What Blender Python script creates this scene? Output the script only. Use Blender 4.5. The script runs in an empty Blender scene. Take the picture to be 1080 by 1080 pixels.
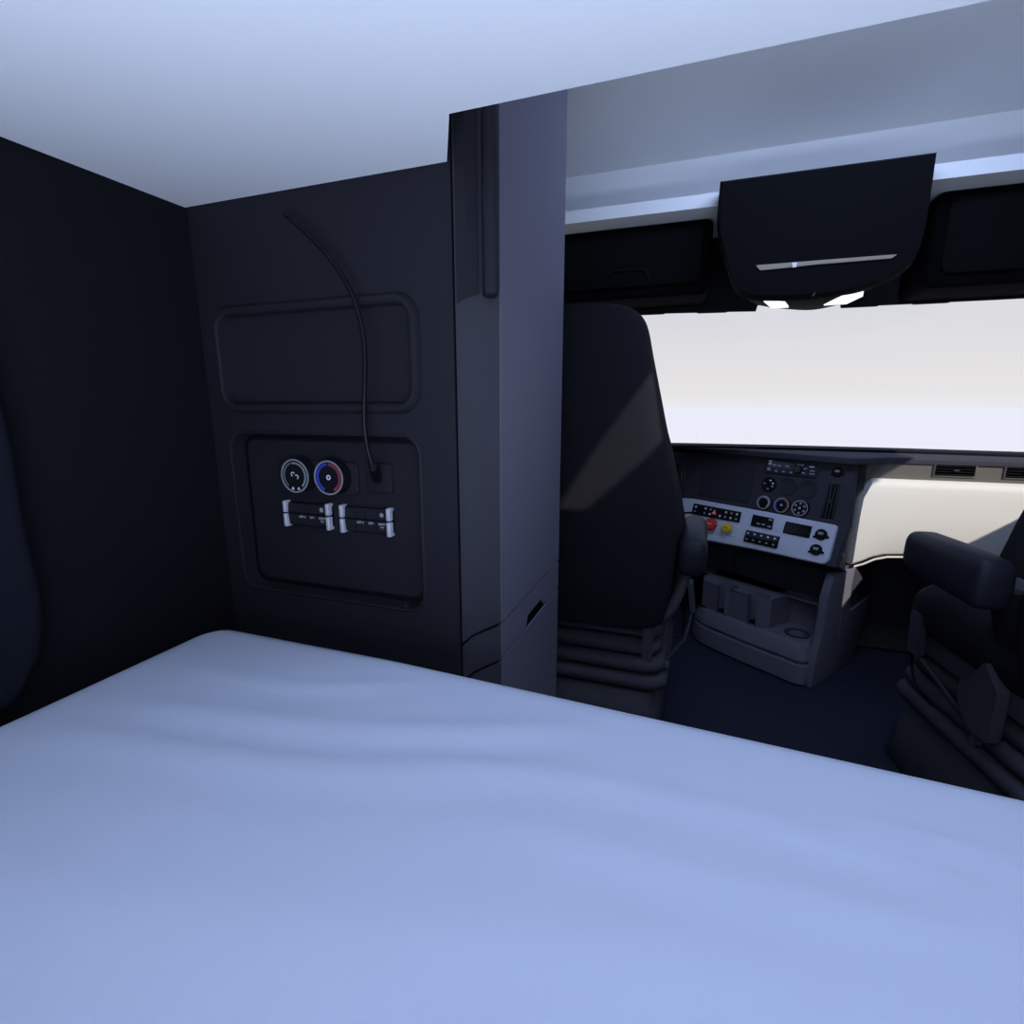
import bpy, bmesh, math, random
from mathutils import Vector as V
from mathutils.geometry import tessellate_polygon
random.seed(4)
SC = bpy.context.scene
COL = SC.collection
SC.view_settings.view_transform = 'Standard'
SC.view_settings.look = 'None'

# ------------------------------------------------------------------ camera
YAW = math.radians(19.75); PIT = math.atan(112/540)
FW = V((-math.sin(YAW)*math.cos(PIT), math.cos(YAW)*math.cos(PIT), -math.sin(PIT)))
RT = V((math.cos(YAW), math.sin(YAW), 0)); UP = RT.cross(FW)
cam_d = bpy.data.cameras.new('camera'); cam_d.lens = 18; cam_d.sensor_width = 36
cam_d.clip_start = 0.01; cam_d.clip_end = 2000
cam = bpy.data.objects.new('camera', cam_d); COL.objects.link(cam)
cam.rotation_euler = (math.pi/2 - PIT, 0, YAW)
SC.camera = cam
def ray(px, py): return FW + RT*((px-540)/540) + UP*((540-py)/540)
def onX(px, py, x): r = ray(px, py); return r*(x/r.x)
def onY(px, py, y): r = ray(px, py); return r*(y/r.y)

# dimensions (metres; origin at eye height)
ZF = -1.05; ZB = -.45; YP = .8234; XW = -.975; XR = 1.55
ANG = math.radians(35)
DU = V((math.cos(ANG), -math.sin(ANG), 0)); DA = V((math.sin(ANG), math.cos(ANG), 0)); Z = V((0, 0, 1))
def L(s, t, z): return DU*s + DA*t + Z*z          # dash centre-stack frame -> room

# ------------------------------------------------------------------ materials
def mat(name, col, rough=.6, metal=0, bump=.0, scale=200, var=.08, spec=.5, emit=None, es=0):
    m = bpy.data.materials.new(name); m.use_nodes = True
    n = m.node_tree.nodes; k = m.node_tree.links
    p = n['Principled BSDF']
    p.inputs['Roughness'].default_value = rough; p.inputs['Metallic'].default_value = metal
    p.inputs['Specular IOR Level'].default_value = spec
    tc = n.new('ShaderNodeTexCoord'); no = n.new('ShaderNodeTexNoise')
    no.inputs['Scale'].default_value = scale; no.inputs['Detail'].default_value = 3
    k.new(tc.outputs['Object'], no.inputs['Vector'])
    mx = n.new('ShaderNodeMix'); mx.data_type = 'RGBA'
    c = list(col)+[1]
    mx.inputs[6].default_value = [max(0, x*(1-var)) for x in col]+[1]
    mx.inputs[7].default_value = [min(1, x*(1+var)) for x in col]+[1]
    k.new(no.outputs['Fac'], mx.inputs[0]); k.new(mx.outputs[2], p.inputs['Base Color'])
    if bump:
        b = n.new('ShaderNodeBump'); b.inputs['Strength'].default_value = bump; b.inputs['Distance'].default_value = .002
        k.new(no.outputs['Fac'], b.inputs['Height']); k.new(b.outputs['Normal'], p.inputs['Normal'])
    if emit:
        p.inputs['Emission Color'].default_value = list(emit)+[1]; p.inputs['Emission Strength'].default_value = es
    return m
def glass(name, tint=(1, 1, 1), gl=.03):
    m = bpy.data.materials.new(name); m.use_nodes = True
    n = m.node_tree.nodes; k = m.node_tree.links
    n.remove(n['Principled BSDF'])
    t = n.new('ShaderNodeBsdfTransparent'); t.inputs[0].default_value = list(tint)+[1]
    g = n.new('ShaderNodeBsdfGlossy'); g.inputs['Roughness'].default_value = .02
    x = n.new('ShaderNodeMixShader'); x.inputs[0].default_value = gl
    k.new(t.outputs[0], x.inputs[1]); k.new(g.outputs[0], x.inputs[2]); k.new(x.outputs[0], n['Material Output'].inputs[0])
    return m
M = dict(
    corner=mat('corner_plastic_lit', (.042, .041, .052), .6, bump=.1, scale=900, spec=.2),  # cabinet plastic lightened to imitate light on the chamfered corner
    panel=mat('panel_plastic', (.0165, .016, .0215), .62, bump=.12, scale=900, spec=.18),
    wall=mat('wall_fabric', (.0115, .011, .0135), .95, bump=.4, scale=700, spec=.05),
    pad=mat('pad_fabric', (.013, .0145, .021), .9, bump=.3, scale=700, spec=.06),
    post=mat('aisle_plastic_lit', (.145, .140, .185), .6, bump=.1, scale=900, spec=.25),  # cabinet plastic lightened further to imitate window light on the aisle face
    ceil=mat('headliner_pale', (.86, .86, .86), .9, bump=.1, scale=500, var=.03),
    ohead=mat('overhead_black', (.0035, .0035, .0042), .85, bump=.1, scale=600, spec=.08),
    roof=mat('headliner_dark', (.0028, .0028, .0035), .95, bump=.2, scale=500, spec=.05),
    black=mat('black_plastic', (.005, .005, .007), .6, spec=.15),
    soft=mat('black_soft', (.008, .008, .011), .8, bump=.15, scale=600, spec=.12),
    rubber=mat('cable_rubber', (.006, .006, .008), .4, spec=.2),
    sheet=mat('bed_sheet_cotton', (.62, .68, .84), .85, bump=.06, scale=900, var=.02),
    mattress=mat('mattress_cloth', (.45, .47, .55), .9),
    bunk=mat('bunk_board', (.05, .05, .055), .7),
    seat=mat('seat_cloth', (.0135, .0132, .0175), .9, bump=.3, scale=900, spec=.08),
    seatarm=mat('armrest_vinyl', (.014, .015, .024), .5, bump=.08, scale=700, spec=.2),
    bellow=mat('bellows_rubber', (.05, .048, .06), .7, spec=.15),
    base=mat('seat_base_metal', (.065, .064, .08), .6, spec=.2),
    lever=mat('lever_plastic', (.035, .037, .05), .5, spec=.2),
    carpet=mat('floor_carpet', (.007, .010, .026), .95, bump=.5, scale=500, var=.25),
    dash=mat('dash_plastic', (.040, .039, .052), .7, bump=.12, scale=800, spec=.2),
    dashd=mat('dash_plastic_dark', (.030, .030, .040), .6, bump=.12, scale=800, spec=.2),
    console=mat('console_plastic', (.125, .12, .148), .7, bump=.12, scale=800, spec=.2),
    white=mat('switch_panel_silver', (.60, .62, .72), .5, var=.02, spec=.3),
    cream=mat('cream_panel', (.71, .675, .62), .6, bump=.03, scale=600, var=.02),
    taupe=mat('taupe_trim', (.11, .102, .092), .6, bump=.1, scale=600),
    screen=mat('display_glass', (.030, .032, .045), .45, spec=.15),
    scr2=mat('display_off', (.003, .003, .004), .2),
    chrome=mat('satin_chrome', (.62, .62, .66), .35, .6),
    silver=mat('silver_cap', (.62, .62, .67), .4, .1),
    mark=mat('icon_white', (.75, .75, .80), .6),
    dim=mat('icon_grey', (.30, .31, .36), .6),
    red=mat('red_plastic', (.55, .02, .03), .35),
    yel=mat('yellow_plastic', (.75, .52, .02), .35),
    hred=mat('hazard_red', (.75, .10, .10), .5, emit=(1, .12, .1), es=.15),
    blue=mat('ring_blue', (.03, .06, .42), .5),
    rred=mat('ring_red', (.26, .035, .05), .5),
    lampw=mat('reading_lamp_lens', (.9, .9, .9), .4, emit=(1, 1, 1), es=.85),
    olive=mat('lower_dash_plastic', (.040, .039, .036), .7),
    beige=mat('pocket_beige_glow', (.20, .185, .16), .7, emit=(.62, .56, .48), es=.10),  # beige with glow added to look lit; the strip is no lamp
    ground=mat('yard_concrete', (.5, .5, .52), .9, scale=.2, var=.03),
    glass=glass('window_glass'),
)

# world: pale overcast sky, bluer overhead, with thin cloud
w = bpy.data.worlds.new('sky'); SC.world = w; w.use_nodes = True
n = w.node_tree.nodes; k = w.node_tree.links
tc = n.new('ShaderNodeTexCoord'); sx = n.new('ShaderNodeSeparateXYZ'); k.new(tc.outputs['Generated'], sx.inputs[0])
rp = n.new('ShaderNodeValToRGB'); k.new(sx.outputs['Z'], rp.inputs[0])
el = rp.color_ramp.elements
el[0].position = 0; el[0].color = (.85, .85, .90, 1)
el[1].position = 1; el[1].color = (.20, .34, .80, 1)
for pos, c in ((.025, (.82, .80, .81, 1)), (.10, (.76, .75, .77, 1)), (.21, (.64, .67, .78, 1)), (.45, (.42, .53, .82, 1))):
    e = el.new(pos); e.color = c
mp = n.new('ShaderNodeMapping'); mp.inputs['Scale'].default_value = (3, 3, 12); k.new(tc.outputs['Generated'], mp.inputs[0])
cn = n.new('ShaderNodeTexNoise'); cn.inputs['Scale'].default_value = 1.7; cn.inputs['Detail'].default_value = 6; k.new(mp.outputs[0], cn.inputs['Vector'])
cr = n.new('ShaderNodeValToRGB'); k.new(cn.outputs['Fac'], cr.inputs[0])
cr.color_ramp.elements[0].position = .5; cr.color_ramp.elements[0].color = (0, 0, 0, 1)
cr.color_ramp.elements[1].position = .75; cr.color_ramp.elements[1].color = (.55, .55, .55, 1)
mx = n.new('ShaderNodeMix'); mx.data_type = 'RGBA'; k.new(cr.outputs[0], mx.inputs[0]); k.new(rp.outputs[0], mx.inputs[6]); mx.inputs[7].default_value = (.80, .79, .79, 1)
k.new(mx.outputs[2], n['Background'].inputs[0]); n['Background'].inputs[1].default_value = 1.0

# ------------------------------------------------------------------ mesh helpers
class Frame:
    def __init__(s, o, ex, ey): s.o = V(o); s.x = V(ex).normalized(); s.y = V(ey).normalized(); s.z = s.x.cross(s.y)
    def __call__(s, a, b, c=0): return s.o + s.x*a + s.y*b + s.z*c
    def hit(s, px, py, off=0):                      # where the sight line meets this plane
        r = ray(px, py); o = s.o + s.z*off
        q = r*(o.dot(s.z)/r.dot(s.z)) - s.o
        return (q.dot(s.x), q.dot(s.y))
def area(p): return sum(p[i-1][0]*p[i][1]-p[i][0]*p[i-1][1] for i in range(len(p)))/2
def ccw(p): return list(p) if area(p) > 0 else list(reversed(p))
def inset(p, d):
    q = []; N = len(p)
    for i in range(N):
        a, b, c = V(p[i-1]), V(p[i]), V(p[(i+1) % N])
        e1 = (b-a).normalized(); e2 = (c-b).normalized()
        n1 = V((-e1.y, e1.x)); n2 = V((-e2.y, e2.x)); m = n1+n2
        if m.length < 1e-6: m = n1
        m.normalize(); q.append(tuple(b + m*(d/max(.35, m.dot(n1)))))
    return q
def rr(x0, x1, y0, y1, r=.01, n=6):
    p = []
    for cx, cy, a0 in ((x1-r, y0+r, -90), (x1-r, y1-r, 0), (x0+r, y1-r, 90), (x0+r, y0+r, 180)):
        for i in range(n+1):
            t = math.radians(a0+90*i/n); p.append((cx+r*math.cos(t), cy+r*math.sin(t)))
    return p
def roundpoly(p, r, n=5):                           # rounds every corner of a polygon
    out = []; N = len(p)
    for i in range(N):
        a, b, c = V(p[i-1]), V(p[i]), V(p[(i+1) % N])
        ri = r[i] if isinstance(r, (list, tuple)) else r
        d = min(ri, (a-b).length*.45, (c-b).length*.45)
        if d < 1e-5: out.append(tuple(b)); continue
        s, e = b+(a-b).normalized()*d, b+(c-b).normalized()*d
        for j in range(n+1):
            t = j/n; out.append(tuple(s*(1-t)**2 + b*2*t*(1-t) + e*t*t))
    return out
def circ(cx, cy, r, n=32, a0=0, a1=360):
    full = abs(a1-a0) >= 360
    return [(cx+r*math.cos(math.radians(a0+(a1-a0)*i/(n if full else n-1))), cy+r*math.sin(math.radians(a0+(a1-a0)*i/(n if full else n-1)))) for i in range(n)]
class MB:
    def __init__(s): s.bm = bmesh.new()
    def ring(s, pts): return [s.bm.verts.new(p) for p in pts]
    def skin(s, a, b, closed=True):
        N = len(a)
        for i in range(N if closed else N-1):
            j = (i+1) % N
            try: s.bm.faces.new((a[i], a[j], b[j], b[i]))
            except ValueError: pass
    def cap(s, rings):
        vs = [v for r in rings for v in r]
        for t in tessellate_polygon([[v.co for v in r] for r in rings]):
            try: s.bm.faces.new([vs[i] for i in t])
            except ValueError: pass
    def prism(s, poly, F, z0, z1, bev=0, seg=3, holes=(), back=True, bev0=0):
        poly = ccw(poly); rings = []
        prof = []
        if bev0:
            for i in range(seg+1):
                t = math.pi/2*i/seg; prof.append((bev0*(1-math.sin(t)), z0+bev0*(1-math.cos(t))))
        else: prof.append((0, z0))
        if bev:
            for i in range(seg+1):
                t = math.pi/2*i/seg; prof.append((bev*(1-math.cos(t)), z1-bev+bev*math.sin(t)))
        else: prof.append((0, z1))
        for d, z in prof:
            q = inset(poly, d) if d > 1e-7 else poly
            rings.append(s.ring([F(a, b, z) for a, b in q]))
        for a, b in zip(rings, rings[1:]): s.skin(a, b)
        h0, h1 = [], []
        for h in holes:
            h = ccw(h); a = s.ring([F(x, y, z0) for x, y in h]); b = s.ring([F(x, y, z1) for x, y in h]); s.skin(a, b); h0.append(a); h1.append(b)
        s.cap([rings[-1]]+h1)
        if back: s.cap([rings[0]]+h0)
        return s
    def profile(s, poly, F, prof, cap=True):        # rings at (inset, depth); used for recesses and beads
        poly = ccw(poly); R = [s.ring([F(a, b, z) for a, b in (inset(poly, d) if abs(d) > 1e-7 else poly)]) for d, z in prof]
        for a, b in zip(R, R[1:]): s.skin(a, b)
        if cap: s.cap([R[-1]])
        return s
    def box(s, x0, x1, y0, y1, z0, z1, bev=0):
        F = Frame((0, 0, 0), (1, 0, 0), (0, 1, 0))
        s.prism([(x0, y0), (x1, y0), (x1, y1), (x0, y1)], F, z0, z1, bev, 2, bev0=bev); return s
    def loft(s, secs, caps=True):
        R = [s.ring(q) for q in secs]
        for a, b in zip(R, R[1:]): s.skin(a, b)
        if caps:
            for r in (R[0], R[-1]):
                c = s.bm.verts.new(sum((v.co for v in r), V())/len(r))
                for i in range(len(r)): s.bm.faces.new((r[i], r[(i+1) % len(r)], c))
        return s
    def tube(s, pts, r, n=10, caps=True):
        pts = [V(p) for p in pts]; secs = []
        nx = None
        for i, p in enumerate(pts):
            d = (pts[min(i+1, len(pts)-1)]-pts[max(i-1, 0)]).normalized()
            if nx is None: nx = d.orthogonal().normalized()
            nx = (nx - d*nx.dot(d)).normalized(); ny = d.cross(nx)
            ri = r[i] if isinstance(r, (list, tuple)) else r
            secs.append([p+(nx*math.cos(t)+ny*math.sin(t))*ri for t in [2*math.pi*j/n for j in range(n)]])
        return s.loft(secs, caps)
    def annulus(s, F, cx, cy, r0, r1, z0, z1, a0=0, a1=360, n=40):
        if abs(a1-a0) >= 360: s.prism(circ(cx, cy, r1, n), F, z0, z1, holes=[circ(cx, cy, r0, n)])
        else: s.prism(circ(cx, cy, r1, n, a0, a1)+list(reversed(circ(cx, cy, r0, n, a0, a1))), F, z0, z1)
        return s
    def build(s, name, material, parent=None, label=None, sharp=32, smooth=True):
        bmesh.ops.recalc_face_normals(s.bm, faces=s.bm.faces)
        off = V()
        if parent is not None:
            off = V(parent.get('_o', (0, 0, 0)))
        else:
            off = V()
        for v in s.bm.verts: v.co -= off
        me = bpy.data.meshes.new(name); s.bm.to_mesh(me); s.bm.free()
        me.materials.append(M[material] if isinstance(material, str) else material)
        if smooth:
            for p in me.polygons: p.use_smooth = True
            me.set_sharp_from_angle(angle=math.radians(sharp))
        o = bpy.data.objects.new(name, me); COL.objects.link(o)
        if parent is not None: o.parent = parent
        o['_o'] = tuple(off)
        if label: o['label'] = label
        return o
def thing(name, label, cat, loc=(0, 0, 0), rz=0, group=None, local=False):
    o = bpy.data.objects.new(name, None); o.empty_display_size = .05; COL.objects.link(o)
    o.location = loc; o.rotation_euler = (0, 0, rz); o['label'] = label; o['category'] = cat
    o['_o'] = (0, 0, 0) if local else tuple(loc)
    if group: o['group'] = group
    return o
def tag(o, label, cat, group=None):
    o['label'] = label; o['category'] = cat
    if group: o['group'] = group
    return o
def struct(o): o['kind'] = 'structure'; return o
def curve3(pts, n=12):                              # Catmull-Rom through points
    P = [V(p) for p in pts]; P = [P[0]*2-P[1]]+P+[P[-1]*2-P[-2]]; out = []
    for i in range(1, len(P)-2):
        for j in range(n):
            t = j/n; a, b, c, d = P[i-1:i+3]
            out.append(.5*((2*b)+(c-a)*t+(2*a-5*b+4*c-d)*t*t+(3*b-a-3*c+d)*t**3))
    out.append(P[-2]); return out
def text(s, F, x, y, size, name, parent, material='mark', z=.0006, align='CENTER'):
    cu = bpy.data.curves.new(name, 'FONT'); cu.body = s; cu.size = size; cu.align_x = align; cu.align_y = 'CENTER'; cu.extrude = .0002
    o = bpy.data.objects.new(name, cu); COL.objects.link(o)
    dg = bpy.context.evaluated_depsgraph_get(); me = bpy.data.meshes.new_from_object(o.evaluated_get(dg))
    bpy.data.objects.remove(o); bpy.data.curves.remove(cu)
    off = V(parent.get('_o', (0, 0, 0)))
    for v in me.vertices: v.co = F(x+v.co.x, y+v.co.y, z+v.co.z) - off
    me.materials.clear(); me.materials.append(M[material])
    o = bpy.data.objects.new(name, me); COL.objects.link(o); o.parent = parent; return o

FX = Frame((0, 0, 0), (1, 0, 0), (0, 1, 0))         # plan
FY = Frame((0, YP, 0), (1, 0, 0), (0, 0, 1))        # cabinet face, towards the bed

# ------------------------------------------------------------------ the setting
ZR = .95
struct(MB().box(-1.3, 1.75, -1.0, 3.0, ZF-.05, ZF).build('floor', 'carpet'))
def yz_wall(name, x0, x1, holes, material, y0=-.85, y1=2.75):
    F = Frame((x0, 0, 0), (0, 1, 0), (0, 0, 1))
    return struct(MB().prism([(y0, ZF), (y1, ZF), (y1, ZR+.05), (y0, ZR+.05)], F, 0, x1-x0, holes=holes).build(name, material))
yz_wall('wall_left', XW-.06, XW, [rr(1.5, 2.2, -.05, .55, .06)], 'wall')
RW = [(1.36, .02), (2.3, .02), (2.3, .51), (1.36, .51)]
RW = roundpoly(RW, .03)
yz_wall('wall_right', XR, XR+.06, [RW], 'wall')
FR = Frame((XR+.03, 0, 0), (0, 1, 0), (0, 0, 1))
struct(MB().prism(RW, FR, -.003, .003).build('window_2', 'glass'))
FL = Frame((XW-.03, 0, 0), (0, 1, 0), (0, 0, 1))
struct(MB().prism(rr(1.5, 2.2, -.05, .55, .06), FL, -.003, .003).build('window_3', 'glass'))
struct(MB().box(XW-.06, XR+.06, -.91, -.85, ZF, ZR+.05).build('wall_back', 'wall'))
# front bulkhead below the windscreen, and the header above it
struct(MB().box(XW-.06, XR+.06, 2.75, 2.81, ZF, -.2).build('wall_front', 'soft'))

# sun direction (towards the light): from the right, a little behind, ~32 degrees up
SM, SQ = .8, .8
SUN = V((1, -SM, SQ))
# roof with an added unseen opening shaped to cast the driver seat's sun patch
seat_patch = [(566, 572), (590, 530), (620, 480), (650, 437), (686, 392), (692, 420), (702, 466), (665, 500), (630, 530), (600, 556), (575, 580)]
sun_opening = []
for px, py in seat_patch:
    q = onY(px, py, 1.43); q = q + SUN*((ZR-q.z)/SQ); sun_opening.append((q.x, q.y))
sun_opening = ccw(sun_opening)
FZ = Frame((0, 0, ZR), (1, 0, 0), (0, 1, 0))
struct(MB().prism([(XW-.06, -.91), (XR+.06, -.91), (XR+.06, 2.4), (XW-.06, 2.4)], FZ, 0, .012, holes=[sun_opening]).build('roof', 'ceil'))
struct(MB().prism(inset(sun_opening, -.01), FZ, .013, .017).build('sun_opening_pane', 'glass'))  # pane over the added opening
# pale headliner over the bunk
Fc = Frame((0, 0, .38), (1, 0, 0), (0, 1, 0))
cp = [(XW, -.85), (XR, -.85), (XR, .70), (-.34, .70), (-.405, YP-.002), (XW, YP-.002)]
struct(MB().prism(cp, Fc, 0, .05).build('ceiling', 'ceil'))

# yard outside
gm = M['ground']; gn = gm.node_tree.nodes; gk = gm.node_tree.links
br = gn.new('ShaderNodeTexBrick'); br.offset = 0; br.inputs['Scale'].default_value = 1
br.inputs['Color1'].default_value = br.inputs['Color2'].default_value = (.745, .72, .66, 1); br.inputs['Mortar'].default_value = (.66, .64, .60, 1)
br.inputs['Mortar Size'].default_value = .03; br.inputs['Brick Width'].default_value = 4; br.inputs['Row Height'].default_value = 4
gt = gn.new('ShaderNodeTexCoord'); gk.new(gt.outputs['Object'], br.inputs['Vector']); gk.new(br.outputs['Color'], gn['Principled BSDF'].inputs['Base Color'])
struct(MB().box(-900, 900, -900, 900, -2.65, -2.6).build('ground', 'ground', smooth=False))

# windscreen: glass, header pieces, side posts
def wsz(y, z): return z
wg = MB()
secs = []
for zz, dy in ((-.22, 0), (.5, -.42)):
    secs.append([V((x, 2.72-.10*(x-.29)**2 + dy, zz)) for x in [XW+.0+i*(XR-XW)/12 for i in range(13)]])
a, b = wg.ring(secs[0]), wg.ring(secs[1]); wg.skin(a, b, False)
struct(wg.build('window_1', 'glass'))

# ------------------------------------------------------------------ overhead: header trim, lockers, console
YH = 2.24
def hpt(px, py, y=YH): q = onY(px, py, y); return (q.x, q.z)
FH = Frame((0, YH, 0), (1, 0, 0), (0, 0, 1))
zl = hpt(675, 333)[1]
p1 = [hpt(590, 338), hpt(660, 333), hpt(700, 331.5), hpt(701, 330.7), hpt(735, 329.8), hpt(736, 330.6), hpt(766, 329.6), hpt(767, 328.9), hpt(785, 328.6), hpt(797, 328.4), hpt(799, 322.5)]
left_header = [(XW, p1[0][1])]+p1+[(p1[-1][0], .62), (XW, .62)]
struct(MB().prism(left_header, FH, -.004, .006).build('trim_1', 'black'))
p2 = [hpt(886, 320.5), hpt(887, 325), hpt(925, 323.2), hpt(926, 322.3), hpt(962, 320.6), hpt(963, 321.3), hpt(1000, 319.5), hpt(1001, 318.6), hpt(1040, 316.8), hpt(1084, 314.5)]
right_header = p2+[(XR, p2[-1][1]), (XR, .62), (p2[0][0], .62)]
struct(MB().prism(right_header, FH, -.004, .006).build('trim_2', 'black'))
mid_header = [hpt(799, 322), hpt(886, 320), (hpt(886, 320)[0], .62), (hpt(799, 322)[0], .62)]
struct(MB().prism(mid_header, FH, -.004, .006).build('trim_3', 'black'))
# roof front over the lockers
struct(MB().box(XW, XR, 1.90, 2.40, .62, .66).build('trim_4', 'ceil'))
struct(MB().box(XW, XR, 2.36, 2.40, .66, ZR).build('trim_7', 'ceil'))

YO = 2.0
def opt(px, py, y=YO): q = onY(px, py, y); return (q.x, q.z)
FO = Frame((0, YO, 0), (1, 0, 0), (0, 0, 1))
def locker(name_label, x0, x1, zb, hx, flip):
    t = thing('overhead_locker', name_label, 'locker', ((x0+x1)/2, YO, zb), group='overhead lockers')
    MB().prism(rr(x0, x1, zb, .62, .025), FO, -.23, 0, .01).build('body', 'roof', t)
    d = MB().prism(rr(x0+.03, x1-.03, zb+.035, .60, .03), FO, 0.001, .014, .006).build('door', 'ohead', t)
    h = MB(); y = zb+.05
    h.tube(curve3([FO(hx-.075, y, .016), FO(hx-.066, y+.032, .022), FO(hx-.045, y+.042, .024), FO(hx, y+.043, .024), FO(hx+.045, y+.042, .024), FO(hx+.066, y+.032, .022), FO(hx+.075, y, .016)], 6), .0026, 8)
    h.build('handle', 'soft', d)
    return t
lx1 = opt(748, 300)[0]; lz = opt(690, 313)[1]
locker('black overhead locker above the driver seat, with a thin bow handle on its door', XW+.02, lx1, lz, opt(662, 305)[0], 0)
rx0 = opt(975, 300)[0]
locker('black overhead locker above the passenger side of the windscreen', rx0, XR-.02, opt(1040, 300)[1], opt(1150, 300)[0], 1)
oc = thing('overhead_console', 'black rounded overhead console with two lit reading lamps above the windscreen', 'console', (.27, 2.0, .33))
yf, yb = 1.82, 2.17
fr = [(756, 240), (763.5, 275), (768, 290), (773, 304), (779, 312), (800, 317), (850, 316), (890, 311), (915, 305), (937, 297), (953, 287), (964, 275), (976, 240)]
bk = [(780, 250), (783, 290), (784, 300), (785, 308), (790, 315), (803, 322.5), (850, 327.2), (880, 322.5), (893, 318), (905, 309), (915, 300), (925, 290), (930, 250)]
A_ = [onY(x, y, yf) for x, y in fr]; B_ = [onY(x, y, yb) for x, y in bk]
top = .66
def ext(P): return [V((P[0].x, P[0].y, top))]+P+[V((P[-1].x, P[-1].y, top))]
A_, B_ = ext(A_), ext(B_)
def smooth_ring(P):                                  # resample open outline
    return curve3(P, 5)
A2, B2 = smooth_ring(A_), smooth_ring(B_)
A0 = [V((.27+(p.x-.27)*.965, yf-.03, .45+(p.z-.45)*.93)) for p in A2]
m = MB(); r0, r1, r2 = m.ring(A0), m.ring(A2), m.ring(B2)
m.skin(r0, r1, True); m.skin(r1, r2, True); m.cap([r0]); m.cap([r2])
ocb = m.build('body', 'ohead', oc, sharp=50)
# bottom surface lies between A2 and B2; lenses sit on it
def bottom(px, py):
    # plane through three points of the console's underside
    p0, p1_, p2_ = onY(800, 317, yf), onY(890, 311, yf), onY(850, 327.2, yb)
    nn = (p1_-p0).cross(p2_-p0).normalized(); r = ray(px, py); return r*(p0.dot(nn)/r.dot(nn)), nn
def lens(quad, lab):
    pts = []
    for px, py in quad:
        q, nn = bottom(px, py); pts.append(q)
    if nn.z > 0: nn = -nn
    m = MB(); a = m.ring([p+nn*.004 for p in pts]); b = m.ring([p-nn*.02 for p in pts]); m.skin(a, b); m.cap([a]); m.cap([b])
    return m.build('reading_lamp', 'lampw', oc, lab, smooth=False)
lens([(805.6, 316.8), (827.8, 315.7), (831.8, 323.2), (814, 323.9)], 'lit white reading lamp')
lens([(868.9, 321), (887.8, 311.7), (910.4, 311), (893, 319.4)], 'lit white reading lamp')
FCn = Frame((0, yf-.03, 0), (1, 0, 0), (0, 0, 1))
def cpt(px, py): q = onY(px, py, yf-.03); return (q.x, q.z)
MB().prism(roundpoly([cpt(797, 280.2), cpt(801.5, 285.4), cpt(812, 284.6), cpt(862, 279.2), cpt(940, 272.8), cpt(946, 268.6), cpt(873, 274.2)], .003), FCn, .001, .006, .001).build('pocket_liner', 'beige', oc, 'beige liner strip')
MB().prism([cpt(834.5, 277.8), cpt(840.3, 277.5), cpt(839, 282.5), cpt(835.5, 282.8)], FCn, .006, .009).build('clip', 'mark', oc, 'white clip')
MB().tube([FCn.o+V((cpt(857, 312)[0], 0, cpt(857, 312)[1]-.001)), FCn.o+V((cpt(860, 309)[0], -.002, cpt(860, 309)[1]))], .003, 6).build('microphone', 'bellow', oc)

# ------------------------------------------------------------------ cupboard with the control panel
cb = thing('sleeper_cabinet', 'dark built-in cabinet beside the bed with recessed panels and an aisle side coloured lighter as if lit', 'cabinet', (-.6, 1.0, ZF))
ur = rr(FY.hit(231.5, 380)[0], FY.hit(441.5, 375)[0], FY.hit(340, 433.5)[1], FY.hit(330, 318)[1], .042, 8)
lr = rr(FY.hit(248, 520)[0], FY.hit(446, 550)[0], FY.hit(360, 634)[1], FY.hit(340, 456)[1], .04, 8)
fx1 = FY.hit(480.5, 420)[0]-.001
m = MB()
m.prism([(XW+.002, ZF), (fx1, ZF), (fx1, ZR), (XW+.002, ZR)], FY, -.02, 0, holes=[ur, lr], back=False)
m.build('face_panel', 'panel', cb)
MB().profile(ur, FY, [(-.005, 0), (-.002, .007), (.002, .0115), (.009, .0115), (.013, .008), (.0155, -.004), (.0165, -.009), (.021, -.010)]).build('recessed_panel', 'panel', cb)
MB().profile(lr, FY, [(-.002, 0), (.002, .0025), (.005, .001), (.0065, -.018), (.009, -.040), (.013, -.040), (.017, -.029), (.021, -.026)]).build('recessed_panel', 'panel', cb)
ZR_ = -.026                                          # depth of the lower recess floor
# corner post (flat strip, then a chamfer towards the aisle)
yc = YP+.04; xc = onY(528, 450, yc).x
zs1, zs2 = onX(587, 594, xc).z, onX(587, 622, xc).z
ya = onX(592, 440, xc).y
g = .003
def post(name, z0, z1, mt, slope=(0, 0, 0, 0)):
    prof = [(fx1+.0045, YP), (fx1+.026, YP+.001), (xc-.001, yc)]
    m = MB(); bot = []
    s0, s1 = slope[:2], slope[2:]
    lo = [V((x, y, z0+s0[0]*max(0, 1-i*.6))) for i, (x, y) in enumerate(prof)]+[V((xc-.001, yc+.02, z0)), V((fx1+.0045, yc+.02, z0+s0[0]))]
    hi = [V((x, y, z1+s1[0]*max(0, 1-i*.6))) for i, (x, y) in enumerate(prof)]+[V((xc-.001, yc+.02, z1)), V((fx1+.0045, yc+.02, z1+s1[0]))]
    a, b = m.ring(lo), m.ring(hi); m.skin(a, b); m.cap([a]); m.cap([b])
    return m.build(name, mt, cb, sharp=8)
dz = onY(490, 680, YP).z - zs1
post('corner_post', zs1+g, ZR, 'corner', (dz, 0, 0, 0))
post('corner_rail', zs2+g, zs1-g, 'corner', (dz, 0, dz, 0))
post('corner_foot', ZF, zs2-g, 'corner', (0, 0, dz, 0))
FA = Frame((xc, 0, 0), (0, 1, 0), (0, 0, 1))
ye0, ye1 = yc, ya
MB().prism([(ye0, zs1+g), (ye1, zs1+g), (ye1, ZR), (ye0, ZR)], FA, -.005, 0).build('aisle_side', 'post', cb)
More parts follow.
